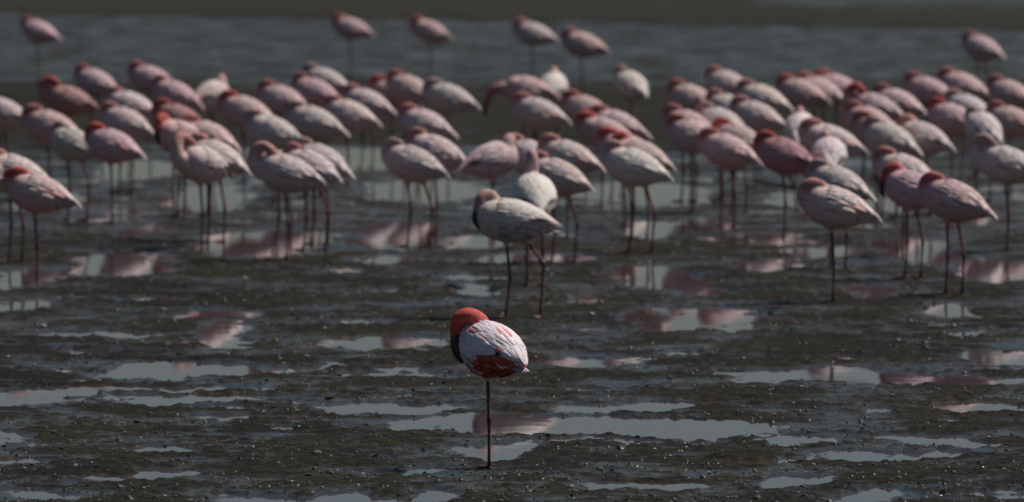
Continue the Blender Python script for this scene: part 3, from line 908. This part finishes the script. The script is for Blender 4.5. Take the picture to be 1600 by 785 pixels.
# template, body centre u, head top v, heading (90 = away), tint, area, own label
FLOCK = [
    # beyond the flock
    (O, 64, 27, 25, 'pink', 'F', None), (O, 552, 22, 15, 'pink', 'F', None), (FD, 675, 25, 2, 'pink', 'F', None), (O, 838, 32, 8, 'pale', 'F', None),
    (O, 915, 47, 6, 'pink', 'F', None), (W2, 1537, 52, 55, 'pink', 'F', None),
    (W2, 863, 106, 98, 'white', 'F', "bright white flamingo seen from behind at the back edge of the flock"),
    (O, 988, 104, 62, 'white', 'F', "plump whitish flamingo with its back turned, standing apart behind the flock"),
    # left wing
    (W2, 8, 143, 0, 'pale', 'L', None), (AR, 113, 119, -5, 'deep', 'L', "deep rose flamingo with dark red neck arched high above the sleeping flock"),
    (O, 84, 157, 5, 'pink', 'L', None), (W2, 153, 103, 15, 'pink', 'L', None), (O, 208, 130, -4, 'pale', 'L', None), (W2, 200, 158, 4, 'pale', 'L', None),
    (ST, 118, 188, 35, 'gray', 'L', None), (O, 181, 192, 8, 'red', 'L', None), (O, 240, 97, 10, 'pink', 'L', None), (FD, 278, 115, 5, 'pink', 'L', None),
    (CU, 328, 116, 125, 'pale', 'L', None), (O, 388, 139, 0, 'red', 'L', None), (W2, 283, 151, 8, 'deep', 'L', None), (CU, 287, 176, -25, 'red', 'L', None),
    (O, 330, 180, 0, 'pink', 'L', None), (W2, 342, 206, 5, 'pale', 'L', None),
    (AR, 320, 206, -42, 'pale', 'L', "pale flamingo turned towards the viewer preening its breast, neck hanging in a loop"),
    (O, 445, 124, 6, 'pink', 'L', None), (FD, 431, 170, 4, 'gray', 'L', None), (W2, 495, 156, 3, 'gray', 'L', None), (O, 512, 101, 5, 'gray', 'L', None),
    (ST, 496, 110, 2, 'pink', 'L', None), (O, 550, 147, 3, 'pale', 'L', None), (W2, 577, 128, 0, 'pale', 'L', None),
    (W2, 30, 231, 4, 'pale', 'L', None), (O, 66, 254, 2, 'red', 'L', "red-necked flamingo asleep on one leg at the near fringe of the flock"), (O, -12, 232, 0, 'pink', 'L', None),
    (AR, 455, 222, 0, 'pale', 'L', "pale pink flamingo with reddish neck looped over, standing at the puddle edge"),
    (ST, 488, 221, 2, 'pale', 'L', None), (W2, 505, 212, 8, 'gray', 'L', None), (CU, 448, 218, 20, 'red', 'L', None),
    # middle
    (O, 618, 114, 6, 'red', 'M', None), (W2, 643, 110, 12, 'pink', 'M', None), (O, 706, 120, 4, 'gray', 'M', None), (W2, 668, 156, 6, 'pale', 'M', None),
    (ST, 650, 214, 8, 'gray', 'M', None), (FD, 686, 197, 2, 'pale', 'M', None),
    (CU, 764, 204, 150, 'pale', 'M', "pale pink flamingo with orange-red neck facing the opposite way to its neighbours"),
    (W2, 834, 204, 30, 'pale', 'M', None), (RE, 829, 124, 0, 'pink', 'M', "dark pink flamingo stretching its neck and bill out low in front"),
    (O, 846, 144, 5, 'pale', 'M', None), (O, 893, 210, -4, 'pale', 'M', None), (ST, 876, 238, 12, 'pale', 'M', None),
    (O, 920, 141, 12, 'pink', 'M', None), (W2, 968, 159, 2, 'pink', 'M', None), (O, 984, 195, 5, 'red', 'M', None),
    (ST, 996, 220, 5, 'white', 'M', None), (CU, 1004, 206, 25, 'red', 'M', None), (O, 948, 172, 0, 'red', 'M', None),
    # right wing
    (O, 1085, 124, 18, 'pink', 'R', None), (W2, 1080, 161, 25, 'pink', 'R', None), (O, 1087, 178, 20, 'pink', 'R', None), (W2, 1141, 196, 5, 'pink', 'R', None),
    (O, 1141, 104, 20, 'pale', 'R', None), (O, 1195, 124, 2, 'pale', 'R', None), (W2, 1142, 138, 30, 'pale', 'R', None), (O, 1130, 158, 28, 'gray', 'R', None),
    (O, 1186, 150, 8, 'pale', 'R', None), (W2, 1158, 179, 5, 'red', 'R', None),
    (KI, 1230, 200, 8, 'deep', 'R', "dark rose flamingo lifting one bent leg to scratch"),
    (O, 1255, 115, 4, 'pink', 'R', None), (W2, 1283, 112, 8, 'pink', 'R', None), (O, 1313, 108, 10, 'pink', 'R', None),
    (W2, 1250, 162, 100, 'white', 'R', "bright white flamingo facing away among pink ones near the scratching flamingo"),
    (O, 1302, 184, 0, 'pale', 'R', None), (O, 1296, 206, 85, 'white', 'R', "round whitish flamingo seen from behind, just past the scratching flamingo's tail"),
    (W2, 1314, 244, 5, 'gray', 'R', None), (O, 1312, 280, 2, 'pale', 'R', "pale pink flamingo asleep on one leg at the mud edge before the crowd"),
    (AR, 1372, 130, 20, 'red', 'R', None), (O, 1406, 130, 2, 'pink', 'R', None), (W2, 1362, 152, 20, 'pink', 'R', None), (O, 1380, 168, 5, 'pink', 'R', None),
    (W2, 1394, 182, 12, 'gray', 'R', None), (CU, 1446, 179, 30, 'pale', 'R', None), (O, 1454, 111, 4, 'pink', 'R', None), (W2, 1508, 104, 2, 'pink', 'R', None),
    (O, 1582, 117, 25, 'pink', 'R', None), (W2, 1516, 140, 15, 'white', 'R', None), (O, 1492, 152, 15, 'red', 'R', None), (W2, 1538, 166, 60, 'white', 'R', None),
    (O, 1585, 156, 3, 'pink', 'R', None), (AR, 1580, 210, 10, 'gray', 'R', "greyish flamingo with arched neck standing at the near edge of the sleeping crowd"), (O, 1418, 226, 8, 'pale', 'R', None),
    (CU, 1432, 256, 12, 'red', 'R', "red-necked flamingo with curled neck and bill on its breast before the sleeping crowd"), (W2, 1496, 270, 10, 'pink', 'R', None),
]
# measured widths (photo pixels) of flock birds whose side view is foreshortened: they stand turned partly away
WIDTH = {(64, 27): 55, (552, 22): 72, (675, 25): 80, (838, 32): 72, (915, 47): 78, (1537, 52): 48, (84, 157): 88, (153, 103): 60, (208, 130): 83, (200, 158): 80,
         (118, 188): 58, (181, 192): 82, (240, 97): 72, (278, 115): 68, (388, 139): 88, (283, 151): 76, (330, 180): 80, (342, 206): 83, (445, 124): 70, (431, 170): 98,
         (495, 156): 90, (512, 101): 75, (496, 110): 70, (550, 147): 90, (577, 128): 83, (488, 221): 82, (505, 212): 72, (618, 114): 75, (643, 110): 55,
         (706, 120): 83, (668, 156): 91, (650, 214): 95, (686, 197): 92, (834, 204): 66, (846, 144): 90, (893, 210): 95, (876, 238): 98, (920, 141): 65, (968, 159): 98,
         (984, 195): 105, (996, 220): 102, (1085, 124): 68, (1080, 161): 62, (1087, 178): 65, (1141, 196): 87, (1141, 104): 60, (1195, 124): 74, (1142, 138): 50,
         (1130, 158): 55, (1186, 150): 74, (1158, 179): 75, (1230, 200): 82, (1255, 115): 80, (1283, 112): 64, (1313, 108): 66, (1314, 244): 83, (1406, 130): 70,
         (1362, 152): 60, (1380, 168): 80, (1394, 182): 68, (1446, 179): 66, (1454, 111): 77, (1508, 104): 76, (1582, 117): 55, (1516, 140): 58, (1492, 152): 58,
         (1585, 156): 72, (1418, 226): 80, (1432, 256): 88, (1496, 270): 93}
def heading_from_width(u, vt, hd_):
    w = WIDTH.get((u, vt))
    if w is None or abs(hd_) > 55:
        return hd_
    vf = (vt + 0.25 * 280) / 0.75
    m = w / ((vf - V_HOR) / CAM_H)                     # width in metres
    L, B = 0.465, 0.20
    c2 = (m * m - B * B) / (L * L - B * B)
    return 4.0 if c2 >= 0.98 else 0.60 * math.degrees(math.acos(math.sqrt(max(c2, 0.12))))
for (tk, u, vt, hd_, tint, area, own) in FLOCK:
    hd_ = heading_from_width(u, vt, hd_)
    sc_ = random.uniform(0.97, 1.03)
    kk = TOP_STD[tk] * sc_ / CAM_H
    vf_ = (vt - kk * V_HOR) / (1 - kk)
    if own:
        lab = own
    elif area == 'F':
        lab = "%s flamingo sleeping alone on the open wet flat beyond the flock" % WORDS[tint]
    else:
        lab = "%s flamingo %s, %s" % (WORDS[tint], POSE[tk], where(u, vf_))
    place_flamingo(tk, u, vt, hd_ + random.uniform(-3, 3), tint, lab, AREA[area], scale=sc_)
